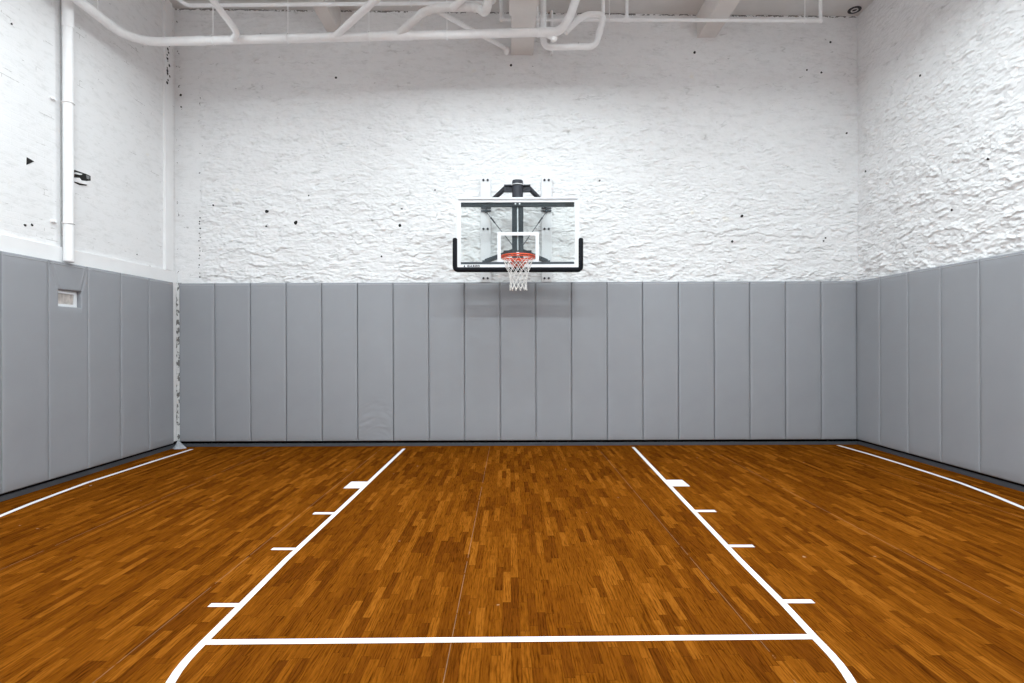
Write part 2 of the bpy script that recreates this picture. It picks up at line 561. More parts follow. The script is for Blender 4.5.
# left wall: brick, set back a little above the ledge
bm = B()
ZL = 2.85
box(bm, (XL - 0.25, YF - .1, -0.1), (XL - 0.03, YB + .1, 7.4))
wall_left = struct('wall_left', bm, M['brick'])
bm = B(); box(bm, (XL - 0.029, YF, 0.0), (XL, YB - 0.005, ZT - .005)); box(bm, (XL - 0.029, YF, ZT - 0.004), (XL + 0.006, YB - 0.005, ZL), 0.006)
struct('trim_1', bm, M['ledge'])
# flat upright strip near the left corner
bm = B(); box(bm, (XL - 0.04, 8.66, ZL), (XL + 0.012, 8.85, 7.3), 0.006)
struct('trim_2', bm, M['ledge'])
# rough corner seen between the pads
n1, n2 = 9, 150
cz = np.linspace(0.1, 2.67, n2); ca = np.linspace(0, 1, n1)
A, Zc = np.meshgrid(ca, cz, indexing='ij')
hh = 0.022 * fbm(A * 2.5 + 3, Zc * 14, 4, 0.6)
P = np.stack([XL + 0.004 + A * 0.085 + 0 * hh, YB - 0.035 + 0.015 * A - hh * .7 - 0.012 * np.sin(A * PI), Zc], -1)
grid_mesh('trim_3', M['chipped'], P)

bm = B(); box(bm, (XL - .25, YF - 0.2, -0.1), (XR + .25, YF, 7.4)); struct('wall_front', bm, mat('front_wall_paint', (0.74, 0.78, 0.82), 0.7, var=.03))
# ceiling, dropping slightly to the right
bm = B()
vs = [bm.verts.new((x, y, zc(x) + dz)) for dz in (0, 0.2) for x, y in
      ((XL - .3, YF - .2), (XR + .3, YF - .2), (XR + .3, YB + .2), (XL - .3, YB + .2))]
for f in ((0, 1, 2, 3), (7, 6, 5, 4), (0, 4, 5, 1), (1, 5, 6, 2), (2, 6, 7, 3), (3, 7, 4, 0)):
    bm.faces.new([vs[i] for i in f])
struct('ceiling', bm, M['ceiling'])

# ceiling beams, running out from the back wall
def beam(x0, x1, z0, y0=YF):
    bm = B(); box(bm, (x0, y0, z0), (x1, YB + 0.05, 7.2), 0.008)
    return struct('ceiling_beam', bm, M['beam'])
beam(-2.97, -2.745, 6.76)
bb = beam(0.035, 0.395, 6.37)
bm = B(); box(bm, (0.0, YF, 6.352), (0.41, 7.86, 7.2), 0.006); struct('beam_casing', bm, M['beam'], bb)
beam(3.07, 3.37, 6.64)

# base strips under the pads
bm = B(); box(bm, (XL, YB - 0.022, 0), (XR, YB + .02, 0.052), 0.003); bs_b = struct('baseboard_back', bm, M['base'])
bm = B(); box(bm, (XL - .02, YF, 0), (XL + 0.022, YB, 0.056), 0.003); bs_l = struct('baseboard_left', bm, M['base'])
bm = B(); box(bm, (XR - 0.022, YF, 0), (XR + .02, YB, 0.056), 0.003); bs_r = struct('baseboard_right', bm, M['base'])
# black strips coloured in for the shaded gap between base and pads
bm = B(); box(bm, (XL, YB - 0.012, 0.05), (XR, YB + .02, 0.10)); struct('pad_gap_shade', bm, M['pad_black'], bs_b)
bm = B(); box(bm, (XL - .02, YF, 0.05), (XL + 0.012, YB, 0.10)); struct('pad_gap_shade', bm, M['pad_black'], bs_l)
bm = B(); box(bm, (XR - 0.012, YF, 0.05), (XR + .02, YB, 0.10)); struct('pad_gap_shade', bm, M['pad_black'], bs_r)

# ------------------------------------------------------------------ court markings (painted on the floor)
def strip(bm, pts, w, z=0.0024):
    """flat painted band along a list of floor points, with a real film thickness"""
    pts = [Vector((p[0], p[1], 0)) for p in pts]
    L, R = [], []
    for i, p in enumerate(pts):
        t = (pts[min(i + 1, len(pts) - 1)] - pts[max(i - 1, 0)]).normalized()
        s = Vector((-t.y, t.x, 0)) * w / 2
        L.append(p + s); R.append(p - s)
    def vv(p, h):
        return bm.verts.new((p.x, p.y, h))
    top = [(vv(a, z), vv(b, z)) for a, b in zip(L, R)]
    bot = [(vv(a, 0.0003), vv(b, 0.0003)) for a, b in zip(L, R)]
    for i in range(len(pts) - 1):
        bm.faces.new((top[i][0], top[i][1], top[i + 1][1], top[i + 1][0]))
        bm.faces.new((top[i][0], top[i + 1][0], bot[i + 1][0], bot[i][0]))
        bm.faces.new((top[i][1], bot[i][1], bot[i + 1][1], top[i + 1][1]))
    bm.faces.new((top[0][0], bot[0][0], bot[0][1], top[0][1]))
    bm.faces.new((top[-1][0], top[-1][1], bot[-1][1], bot[-1][0]))
    return bm

def marking(name, bm):
    o = obj(name, bm, M['line'], floor)
    return o
def fp(px, py):
    p = on_floor(px, py)
    return (p.x, p.y)
LW = 0.051
# lane lines run on as the free-throw circle past the free-throw line
lane_l = [fp(404.0, 448.8), fp(345.5, 504.3), fp(286.3, 559.5), fp(223.6, 622.6), fp(203.4, 642.6)]
lane_r = [fp(633.2, 447.2), fp(684.3, 501.3), fp(739.3, 559.5), fp(783.2, 603.5), fp(813.5, 636.3)]
marking('lane_line', strip(B(), lane_l, LW - 0.006))
marking('lane_line', strip(B(), lane_r, LW - 0.006))
fl, fr_ = Vector(fp(206, 642.3)), Vector(fp(812, 636.8))
marking('free_throw_line', strip(B(), [fl, fr_], LW, 0.0018))
ll, rr = Vector(lane_l[-1]), Vector(lane_r[-1])
cen, rad = (ll + rr) / 2, (rr - ll).length / 2
arc = []
a0 = math.atan2((ll - cen).y, (ll - cen).x)
dl = (Vector(lane_l[-1]) - Vector(lane_l[-3])).normalized()
dr = (Vector(lane_r[-1]) - Vector(lane_r[-3])).normalized()
for k in range(61):
    t = a0 + PI * k / 60
    p = Vector((cen.x + rad * math.cos(t), cen.y + rad * math.sin(t)))
    for q, d in ((ll, dl), (rr, dr)):
        s_ = (p - q).length
        f = max(0.0, 1 - s_ / 0.45)
        p = p.lerp(q + d * s_, f * f * (3 - 2 * f) * 0.7)
    arc.append((p.x, p.y))
marking('free_throw_circle', strip(B(), arc, LW - 0.006, 0.0021))
# blocks and rebound marks outside the lane
def lane_mark(px0, px1, py0, py1, side):
    a, b = Vector(fp(px0, (py0 + py1) / 2)), Vector(fp(px1, (py0 + py1) / 2))
    w = abs(Vector(fp(px0, py0)).y - Vector(fp(px0, py1)).y)
    w = w if w > .15 else w * 0.82
    return marking('lane_block' if w > .15 else 'lane_mark', strip(B(), [a, b], w, 0.0014))
for px0, px1, y0, y1 in ((347.5, 366, 481.6, 488.2), (313.5, 334, 512.2, 514.5), (272, 297, 547.7, 550.2), (209.5, 240, 603, 607.2)):
    lane_mark(px0, px1, y0, y1, -1)
for px0, px1, y0, y1 in ((668.5, 686, 479.8, 486.3), (694, 715.5, 509.8, 512.2), (729, 753.5, 544.6, 547.4), (783, 813, 599.2, 603.6)):
    lane_mark(px0, px1, y0, y1, 1)
# three-point lines
tl = [fp(192, 449.3), fp(156, 460.5), fp(120, 472.2), fp(88, 482.4), fp(60, 492.7), fp(30, 504.0), fp(0, 516.2)]
tr = [fp(838, 445.3), fp(870, 454.4), fp(900, 463.6), fp(930, 473.1), fp(960, 482.9), fp(992, 495.0), fp(1024, 508.2)]
def smooth_ext(pts):
    pts = [Vector(p) for p in pts]
    d1 = pts[-1] - pts[-2]
    d0 = pts[-2] - pts[-3]
    turn = d1.normalized().angle_signed(d0.normalized())
    d = d1.normalized()
    c = pts[-1]
    ang = 0.055 if c.x < 0 else -0.055
    for k in range(14):
        ca_, sa_ = math.cos(ang), math.sin(ang)
        d = Vector((d.x * ca_ - d.y * sa_, d.x * sa_ + d.y * ca_))
        c = c + d * 0.4
        pts.append(c)
    return pts
marking('three_point_line', strip(B(), smooth_ext(tl), LW))
marking('three_point_line', strip(B(), smooth_ext(tr), LW))

# ------------------------------------------------------------------ wall pads
def pad_mesh(w, h, crease=0.0, seed=0):
    """upholstered pad standing in its own frame: x across, y = 0 at the back and -TP at the face, z up"""
    bm = B()
    nx, nz = (14, 24) if not crease else (44, 150)
    ed = 0.014
    def prof(t, L):
        d = min(t, L - t)
        return 0.0 if d >= ed else (1 - math.sqrt(max(0, 1 - (1 - d / ed) ** 2)))
    def stops(L, n):
        a = [0, ed * .12, ed * .4, ed]
        b = [ed + (L - 2 * ed) * k / n for k in range(1, n)]
        return a + b + [L - s for s in reversed(a)]
    X_, Z_ = stops(w, nx), stops(h, nz)
    gx = np.array(X_); gz = np.array(Z_)
    V = []
    for x in X_:
        col = []
        for z in Z_:
            d = max(prof(x, w), prof(z, h)) * ed
            puff = 0.004 * math.sin(PI * x / w) ** 0.5 * math.sin(PI * z / h) ** 0.3 if 0 < x < w and 0 < z < h else 0
            if crease and 0.01 < x < w - 0.01:
                m = max(0.0, min(1.0, (0.85 - z) / 0.35)) * min(1.0, z / 0.1)
                e = abs(x / w - 0.5) * 2
                s = z * 34 + 1.4 * math.sin(x * 9 + 1) + 3.0 * (x / w - .5) ** 2 * 4
                n = float(fbm(np.array([x * 4.0]), np.array([z * 9.0]), 3)[0])
                r = float(perlin(np.array([x * 3.0 + 5]), np.array([s * 0.42]))[0])
                puff += m * crease * ((1 - abs(r) * 3) * (0.35 + 0.65 * e) + n * 0.8)
            col.append(bm.verts.new((x - w / 2, -(TP - d + puff), z)))
        V.append(col)
    for i in range(len(X_) - 1):
        for k in range(len(Z_) - 1):
            bm.faces.new((V[i][k], V[i + 1][k], V[i + 1][k + 1], V[i][k + 1]))
    rim = [V[i][0] for i in range(len(X_))] + [V[-1][k] for k in range(1, len(Z_))] + \
          [V[i][-1] for i in range(len(X_) - 2, -1, -1)] + [V[0][k] for k in range(len(Z_) - 2, 0, -1)]
    back = [bm.verts.new((v.co.x, 0, v.co.z)) for v in rim]
    n = len(rim)
    for i in range(n):
        bm.faces.new((rim[i], back[i], back[(i + 1) % n], rim[(i + 1) % n]))
    bm.faces.new(back)
    return bm

GAP = 0.007
def finish(name, bm, m, smooth=True):
    bmesh.ops.recalc_face_normals(bm, faces=bm.faces)
    me = bpy.data.meshes.new(name)
    bm.to_mesh(me); bm.free()
    for p in me.polygons:
        p.use_smooth = smooth
    me.materials.append(m)
    o = bpy.data.objects.new(name, me)
    C.objects.link(o)
    return o

def make_pad(w, crease=0.0):
    h = ZT - ZB
    o = finish('wall_pad', pad_mesh(w - GAP, h, crease), M['pad'])
    bm = B()
    sweep(bm, [(-w / 2 + .016, -TP - 0.0005, h - 0.034), (w / 2 - .016, -TP - 0.0005, h - 0.034)], 0.0045, 8)
    wl = finish('top_welt', bm, M['welt'])
    wl.parent = o
    return o

def dup(o):
    c = o.copy(); C.objects.link(c)
    for ch in list(o.children):
        d = ch.copy(); C.objects.link(d); d.parent = c
    return c

ORD = 'first second third fourth fifth sixth seventh eighth ninth tenth eleventh twelfth thirteenth fourteenth fifteenth sixteenth seventeenth eighteenth nineteenth'.split()
BX0, BX1, NB = -5.368, 5.628, 19
WB = (BX1 - BX0) / NB
proto = make_pad(WB)
crease = make_pad(WB, 0.0050)
for i in range(NB):
    o = crease if i == 5 else (proto if i == 0 else dup(proto))
    o.location = (BX0 + WB * (i + .5), YB - 0.0005, ZB)
    if i == 5:
        lab = 'grey vinyl wall pad with creases near its foot, sixth from left on back wall'
    elif i == 0:
        lab = 'grey vinyl wall pad on the back wall beside the open left corner gap'
    elif i == NB - 1:
        lab = 'grey vinyl wall pad on the back wall, last one touching the right corner'
    elif i == 9:
        lab = 'grey vinyl wall pad on the back wall directly under the net, tenth from left'
    else:
        lab = 'grey vinyl wall pad on the back wall, %s from the left corner' % ORD[i]
    tag(o, lab, 'wall pad', 'grey pads along the back wall')

def side_pad(y_far, w, left, o):
    o.rotation_euler = (0, 0, PI / 2 if left else -PI / 2)
    o.location = (XL + .0005 if left else XR - .0005, y_far - w / 2, ZB)
    return o

def pad_cutout(w):
    """pad with a rectangular opening"""
    h = ZT - ZB
    w_ = w - GAP
    # opening in pad coordinates: x runs toward the corner for the left wall
    y0, y1 = CUT_Y
    yc = 6.993 - 0.594 / 2
    xa, xb = (y0 - yc), (y1 - yc)
    za, zb_ = CUT_Z[0] - ZB, CUT_Z[1] - ZB
    ed = 0.012
    def prof(d):
        return 0.0 if d >= ed else ed * (1 - math.sqrt(max(0, 1 - (1 - max(d, 0) / ed) ** 2)))
    def stops(a, b, n):
        e_ = [0, ed * .12, ed * .45, ed]
        return [a + t for t in e_] + [a + ed + (b - a - 2 * ed) * k / n for k in range(1, n)] + [b - t for t in reversed(e_)]
    X_ = stops(-w_ / 2, xa, 8) + stops(xa, xb, 16)[1:] + stops(xb, w_ / 2, 10)[1:]
    Z_ = stops(0, za, 24) + stops(za, zb_, 8)[1:] + stops(zb_, h, 24)[1:]
    bm = B()
    g = []
    for x in X_:
        col = []
        for z in Z_:
            d1 = min(x + w_ / 2, w_ / 2 - x, z, h - z)
            dx = max(xa - x, x - xb, 0); dz = max(za - z, z - zb_, 0)
            y = -TP + max(prof(d1), prof(math.hypot(dx, dz)))
            # creases pulled from the upper corners of the pad to the opening
            if z > zb_ + ed and d1 > ed:
                t = (h - z) / (h - zb_)
                for q0, q1 in ((-w_ / 2, xa), (w_ / 2, xb)):
                    d = x - (q0 + (q1 - q0) * t)
                    y += 0.010 * math.exp(-(d / 0.016) ** 2) - 0.006 * math.exp(-((d - math.copysign(0.03, -q0)) / 0.016) ** 2)
            col.append(bm.verts.new((x, min(y, -0.002), z)))
        g.append(col)
    for i in range(len(X_) - 1):
        for k in range(len(Z_) - 1):
            mx, mz = (X_[i] + X_[i + 1]) / 2, (Z_[k] + Z_[k + 1]) / 2
            if not (xa < mx < xb and za < mz < zb_):
                bm.faces.new((g[i][k], g[i + 1][k], g[i + 1][k + 1], g[i][k + 1]))
    bmesh.ops.delete(bm, geom=[v for v in bm.verts if not v.link_faces], context='VERTS')
    rim_e = [e for e in bm.edges if e.is_boundary]
    r = bmesh.ops.extrude_edge_only(bm, edges=rim_e)
    for v in [e for e in r['geom'] if isinstance(e, bmesh.types.BMVert)]:
        v.co.y = 0
    o = finish('wall_pad', bm, M['pad'], True)
    b2 = B()
    sweep(b2, [(-w / 2 + .016, -TP - 0.0005, h - 0.034), (w / 2 - .016, -TP - 0.0005, h - 0.034)], 0.0045, 8)
    wl = finish('top_welt', b2, M['welt']); wl.parent = o
    return o

PL = XL + TP
c0, c1 = on_x(58.5, 289, PL), on_x(81.5, 292, PL)
CUT_Y = (c0.y, c1.y)
CUT_Z = (on_x(58.5, 306, PL).z, c0.z)
WL_ = 0.594
protoL = make_pad(WL_)
for i in range(6):
    if i == 3:
        o = pad_cutout(WL_)
        lab = 'grey vinyl wall pad on the left wall with a small rectangular opening'
    else:
        o = protoL if i == 0 else dup(protoL)
        lab = {0: 'grey vinyl wall pad on the left wall beside the open corner gap',
               1: 'grey vinyl wall pad on the left wall, second from the far corner',
               2: 'grey vinyl wall pad on the left wall, just right of the pad with the opening',
               4: 'grey vinyl wall pad on the left wall, just left of the pad with the opening',
               5: 'grey vinyl wall pad on the left wall at the very left edge of the picture'}[i]
    side_pad(8.775 - WL_ * i, WL_, True, o)
    tag(o, lab, 'wall pad', 'grey pads along the left wall')
WR_ = 0.592
protoR = make_pad(WR_)
for i in range(6):
    o = protoR if i == 0 else dup(protoR)
    side_pad(8.958 - WR_ * i, WR_, False, o)
    tag(o, 'grey vinyl wall pad on the right wall, %s from the far corner' % ORD[i], 'wall pad', 'grey pads along the right wall')

# framed hatch seen through the opening
yc0, yc1, zc0, zc1 = CUT_Y[0] - 0.02, CUT_Y[1] - 0.035, CUT_Z[0] - .002, CUT_Z[1] - 0.018
hat = thing('wall_vent', 'small white framed vent seen through the opening in a left wall pad', 'vent', (XL, yc0, zc0))
bm = B()
fw = 0.026
for lo, hi in (((yc0, zc0), (yc1, zc0 + fw * 1.3)), ((yc0, zc1 - fw), (yc1, zc1)),
               ((yc0, zc0 + fw), (yc0 + fw, zc1 - fw)), ((yc1 - fw * 1.3, zc0 + fw), (yc1, zc1 - fw))):
    box(bm, (XL + 0.001, lo[0], lo[1]), (XL + 0.022, hi[0], hi[1]), 0.003)
obj('vent_frame', bm, M['white'], hat)
bm = B()
k = 0
y = yc0 + fw
while y < yc1 - fw * 1.3 - .001:
    y2 = min(y + 0.022, yc1 - fw * 1.3)
    box(bm, (XL + 0.001, y, zc0 + fw), (XL + (0.010 if k % 2 else 0.006), y2, zc1 - fw))
    y = y2; k += 1
obj('slat_panel', bm, M['greyplate'], hat)

# ------------------------------------------------------------------ basketball hoop
YBD = 8.15                                       # face of the backboard
def bp(px, py, Y=YBD):
    return on_y(px, py, Y)
hoop = thing('basketball_hoop', 'glass basketball backboard with orange rim and net on steel wall mount', 'basketball hoop', (0.117, YB, 2.66))
xl, xr = bp(456.4, 235).x, bp(579.4, 235).x
zt, zb = bp(518, 197.4).z, bp(518, 268.3).z
xm = (xl + xr) / 2
# frame: outer flange and recessed inner band
bm = B()
fo, fi = 0.022, 0.066
def ringframe(bm, x0, x1, z0, z1, w, wt, wb, ya, yb_, bev):
    box(bm, (x0, ya, z1 - wt), (x1, yb_, z1), bev)
    box(bm, (x0, ya, z0), (x1, yb_, z0 + wb), bev)
    box(bm, (x0, ya, z0 + wb), (x0 + w, yb_, z1 - wt), bev)
    box(bm, (x1 - w, ya, z0 + wb), (x1, yb_, z1 - wt), bev)
ringframe(bm, xl, xr, zt - 0 - (zt - zb), zt, 0.024, 0.024, 0.02, YBD - 0.012, YBD + 0.045, 0.003)
frame = obj('backboard_frame', bm, M['white'], hoop)
bm = B()
ringframe(bm, xl + 0.024, xr - 0.024, zb + 0.02, zt - 0.024, 0.042, 0.046, 0.040, YBD + 0.002, YBD + 0.014, 0.0)
obj('border_band', bm, M['white'], frame)
# thin grey joint between flange and band along the top
bm = B(); box(bm, (xl + .03, YBD - 0.002, zt - 0.043), (xr - .03, YBD + 0.004, zt - 0.027))
obj('frame_groove', bm, mat('grey_gasket', (0.46, 0.46, 0.48), .5, var=.03), frame)
bm = B(); box(bm, (xl + 0.05, YBD + 0.015, zb + 0.03), (xr - 0.05, YBD + 0.027, zt - 0.05))
glass = obj('glass_panel', bm, M['glass'], hoop)
# target square, 24 x 18 inches, 2 inch band
sx0, sx1 = bp(497.3, 240).x, bp(538.9, 240).x
sz1, sz0 = bp(518, 231.9).z, bp(518, 263.0).z
bm = B(); ringframe(bm, sx0, sx1, sz0, sz1, 0.0505, 0.0505, 0.0505, YBD + 0.0085, YBD + 0.0148, 0)
obj('target_square', bm, M['white'], glass)
# rails behind the glass
r0, r1 = bp(460.8, 202.6, YBD + .03), bp(574.2, 206.3, YBD + .03)
bm = B(); box(bm, (r0.x, YBD + 0.03, r1.z), (r1.x, YBD + 0.075, r0.z), 0.002)
top_rail = obj('top_rail', bm, M['rail'], hoop)
t0, t1 = bp(565, 202.9, YBD + .0), bp(573.8, 206.2, YBD + .0)
bm = B(); box(bm, (t0.x, YBD + 0.0275, t1.z), (t1.x, YBD + 0.0298, t0.z))
obj('rail_sticker', bm, M['ink'], top_rail)
for px in (515.4, 519.6):
    p = bp(px, 203.5, YBD + .02)
    bm = B(); cyl(bm, (p.x, YBD + 0.030, p.z), (p.x, YBD + 0.0275, p.z), 0.013, 12)
    obj('rail_bolt', bm, M['chrome'], top_rail)
r0, r1 = bp(460.8, 262.1, YBD + .0), bp(574.2, 263.9, YBD + .0)
bm = B(); box(bm, (r0.x, YBD + 0.0, r1.z), (r1.x, YBD + 0.010, r0.z), 0.002)
obj('bottom_rail', bm, M['rail'], hoop)
# padding round the lower edge
po = [bp(455.0, 239.5), bp(455.0, 269.6), bp(580.8, 269.6), bp(580.8, 239.5)]
pts = fillet([(p.x, YBD + 0.015, p.z) for p in po], 0.05, 6)
bm = B()
hw, hd = 0.036, 0.045
n = len(pts)
rings = []
for i, p in enumerate(pts):
    t = (pts[min(i + 1, n - 1)] - pts[max(i - 1, 0)]).normalized()
    s = Vector((t.z, 0, -t.x))
    ring = []
    for k in range(16):
        a = 2 * PI * k / 16
        ca_, sa_ = math.cos(a), math.sin(a)
        e = 0.55
        ring.append(bm.verts.new(p + s * hw * math.copysign(abs(ca_) ** e, ca_) + Vector((0, 1, 0)) * hd * math.copysign(abs(sa_) ** e, sa_)))
    rings.append(ring)
for i in range(n - 1):
    for k in range(16):
        bm.faces.new((rings[i][k], rings[i][(k + 1) % 16], rings[i + 1][(k + 1) % 16], rings[i + 1][k]))
for ring, t in ((rings[0], Vector((0, 0, 1))), (rings[-1], Vector((0, 0, 1)))):
    c = sum((v.co for v in ring), Vector()) / 16
    r2 = [bm.verts.new(c + (v.co - c) * 0.7 + t * 0.022) for v in ring]
    for k in range(16):
        bm.faces.new((ring[k], ring[(k + 1) % 16], r2[(k + 1) % 16], r2[k]))
    bm.faces.new(r2)
obj('edge_padding', bm, M['pad_black'], hoop, True)
# lettering on the lower band: slanted mark and the maker's word
lp = bp(467.2, 267.0)
cu = bpy.data.curves.new('lettering', 'FONT')
cu.body = 'GARED'
cu.size = 0.038
cu.extrude = 0.0006
cu.space_character = 1.3
cu.offset = 0.0026
tx = bpy.data.objects.new('lettering', cu)
C.objects.link(tx)
cu.materials.append(M['ink'])
tx.parent = frame
tx.location = Vector((lp.x, YBD - 0.0006 + 0.002, lp.z)) - hoop.location
tx.rotation_euler = (PI / 2, 0, 0)
tx.scale = (1.28, 1, 1)
bpy.context.view_layer.update()
tme = bpy.data.meshes.new_from_object(tx.evaluated_get(bpy.context.evaluated_depsgraph_get()))
to = bpy.data.objects.new('maker_word', tme)
C.objects.link(to)
to.parent = frame
to.location, to.rotation_euler, to.scale = tx.location.copy(), tx.rotation_euler.copy(), tx.scale.copy()
bpy.data.objects.remove(tx)
bpy.data.curves.remove(cu)
if not tme.materials:
    tme.materials.append(M['ink'])
lm = bp(463.5, 267.0)
bm = B()
for dx, w_, h_, sl in ((0.0, 0.014, 0.027, 0.010), (0.018, 0.011, 0.016, -0.010)):
    v = [bm.verts.new((lm.x + dx + a, YBD + y_, lm.z + b)) for y_ in (0.0005, 0.0018) for a, b in
         ((0, 0), (w_, 0), (w_ + sl, h_), (sl, h_))]
    for f in ((0, 1, 2, 3), (7, 6, 5, 4), (0, 4, 5, 1), (1, 5, 6, 2), (2, 6, 7, 3), (3, 7, 4, 0)):
        bm.faces.new([v[i] for i in f])
obj('maker_mark', bm, M['ink'], frame)

# rim
YR, ZR, RR = YBD - 0.385, 2.895, 0.235
XRM = on_y(518.2, 256, YR).x
ringp = [(XRM + RR * math.cos(2 * PI * k / 48), YR + RR * math.sin(2 * PI * k / 48), ZR) for k in range(48)]
bm = B(); sweep(bm, ringp, 0.0105, 10, closed=True)
rim = obj('rim', bm, M['orange'], hoop, True)
# second lower ring carrying the net loops
bm = B()
sweep(bm, [(XRM + (RR - .002) * math.cos(2 * PI * k / 48), YR + (RR - .002) * math.sin(2 * PI * k / 48), ZR - 0.026) for k in range(48)], 0.0065, 8, closed=True)
for k in range(24):
    a = 2 * PI * (k + .5) / 24
    cyl(bm, (XRM + RR * math.cos(a), YR + RR * math.sin(a), ZR), (XRM + (RR - .002) * math.cos(a), YR + (RR - .002) * math.sin(a), ZR - 0.034), 0.007, 6)
obj('net_loops', bm, M['orange'], rim, True)
# mount: face plate on the board, box and sloped gussets to the ring
bm = B()
box(bm, (XRM - 0.09, YBD - 0.022, 2.735), (XRM + 0.09, YBD - 0.001, 2.925), 0.006)
box(bm, (XRM - 0.075, YBD - 0.15, ZR - 0.03), (XRM + 0.075, YBD - 0.02, ZR + 0.006), 0.006)
for s in (-1, 1):
    v = []
    for dx in (0.0, 0.008):
        x = XRM + s * (0.068 - dx)
        v += [bm.verts.new((x, YBD - 0.022, ZR - 0.02)), bm.verts.new((x, YBD - 0.15, ZR - 0.02)),
              bm.verts.new((x, YBD - 0.135, ZR - 0.05)), bm.verts.new((x, YBD - 0.022, 2.745))]
    for f in ((0, 1, 2, 3), (7, 6, 5, 4), (0, 4, 5, 1), (1, 5, 6, 2), (2, 6, 7, 3), (3, 7, 4, 0)):
        bm.faces.new([v[i] for i in f])
obj('rim_mount', bm, M['orange'], rim)
for s in (-1, 1):
    a = PI / 2 - s * 0.95
    q = Vector((XRM + RR * math.cos(a), YR + RR * math.sin(a), ZR - 0.004))
    bm = B(); cyl(bm, (XRM + s * 0.07, YBD - 0.03, ZR - 0.085), q, 0.008, 8)
    obj('brace', bm, M['orange'], rim, True)
# small white indicator plate over the mount
p = bp(518, 250)
bm = B(); box(bm, (XRM - 0.02, YBD - 0.010, ZR + 0.062), (XRM + 0.02, YBD - 0.001, ZR + 0.125), 0.004)
obj('mount_tab', bm, M['white'], hoop)

# net: twelve strands crossing in diamonds
def netr(t):
    return 0.228 - 0.112 * math.sin(min(1.0, t * 1.15) * PI / 2) ** 0.9 + 0.012 * max(0, t - .8) * 5 * .6
rows = 7
bm = B()
NZ0, NZ1 = ZR - 0.026, 2.425
def npt(row, k):
    t = row / rows
    a = 2 * PI * (k + 0.5 * (row % 2)) / 12
    r = netr(t)
    jr = random.uniform(-.006, .006)
    return Vector((XRM + (r + jr) * math.cos(a), YR + (r + jr) * math.sin(a), NZ0 + (NZ1 - NZ0) * t + random.uniform(-.006, .006)))
nodes = [[npt(r, k) for k in range(12)] for r in range(rows + 1)]
for r in range(rows):
    for k in range(12):
        a = nodes[r][k]
        nb = (nodes[r + 1][k], nodes[r + 1][(k - 1) % 12]) if r % 2 == 0 else (nodes[r + 1][k], nodes[r + 1][(k + 1) % 12])
        for b in nb:
            mid = (a + b) / 2
            sweep(bm, [a, mid + Vector((0, 0, -0.004)), b], 0.0036 if r < rows - 1 else 0.0048, 6)
for r in range(1, rows + 1):
    for k in range(12):
        ball(bm, nodes[r][k], 0.0072 if r < rows else 0.011)
obj('net', bm, M['net'], hoop, True)

# mast and clamp
YM = 8.45
mx_ = on_y(517.6, 200, YM).x
mt = on_y(517.6, 180.8, YM).z
bm = B(); cyl(bm, (mx_, YM, 2.98), (mx_, YM, mt - 0.01), 0.084, 28); cyl(bm, (mx_, YM, mt - 0.01), (mx_, YM, mt), 0.080, 28)
mast = obj('mast', bm, M['steel'], hoop, True)
for p_ in mast.data.polygons:
    p_.use_smooth = len(p_.vertices) == 4
zr_ = on_y(517.6, 185.2, YM).z
bm = B()
sweep(bm, [(mx_ + 0.089 * math.cos(2 * PI * k / 32), YM + 0.089 * math.sin(2 * PI * k / 32), zr_) for k in range(32)], 0.010, 8, closed=True)
cr = obj('clamp_ring', bm, M['chrome'], mast, True)
cb0, cb1 = on_y(504, 184.6, YM), on_y(530.4, 191, YM)
bm = B()
box(bm, (cb0.x, YM + 0.02, cb1.z), (cb1.x, YM + 0.09, cb0.z), 0.004)
box(bm, (cb0.x, YM - 0.01, cb0.z - 0.022), (cb1.x, YM + 0.09, cb0.z), 0.003)
clamp = obj('clamp_bar', bm, M['steel'], hoop)
for px in (507.5, 526.5):
    p = on_y(px, 187.8, YM)
    bm = B(); cyl(bm, (p.x, YM + 0.022, p.z), (p.x, YM + 0.005, p.z), 0.016, 6)
    obj('clamp_bolt', bm, M['steel'], clamp)
# two upright channels behind the glass with a slit between them
for x0, x1 in ((511.9, 517.2), (518.3, 523.4)):
    a, b = bp(x0, 206, YBD + .06), bp(x1, 256, YBD + .06)
    bm = B()
    box(bm, (a.x, YBD + 0.05, b.z - 0.06), (b.x, YBD + 0.12, a.z + 0.01), 0.003)
    obj('channel', bm, M['rail'], hoop)
a, b = bp(516.9, 207, YBD + .1), bp(518.5, 252, YBD + .1)
bm = B(); box(bm, (a.x, YBD + 0.09, b.z), (b.x, YBD + 0.11, a.z)); obj('channel_filler', bm, M['chrome'], hoop)
# head that joins mast and channels
bm = B(); box(bm, (mx_ - 0.085, YBD + 0.12, 2.99), (mx_ + 0.085, YM - .03, 3.13), 0.006)
obj('mast_foot', bm, M['rail'], hoop)
bm = B(); box(bm, (mx_ - 0.085, YBD + 0.12, 3.56), (mx_ + 0.085, YM - .03, 3.70), 0.006)
obj('mast_head', bm, M['rail'], hoop)
a, b = bp(503.5, 250.8, YBD + .1), bp(531.5, 253.6, YBD + .1)
bm = B(); box(bm, (a.x, YBD + 0.06, b.z - .02), (b.x, YBD + 0.13, a.z), 0.003); obj('lower_bracket', bm, M['steel'], hoop)

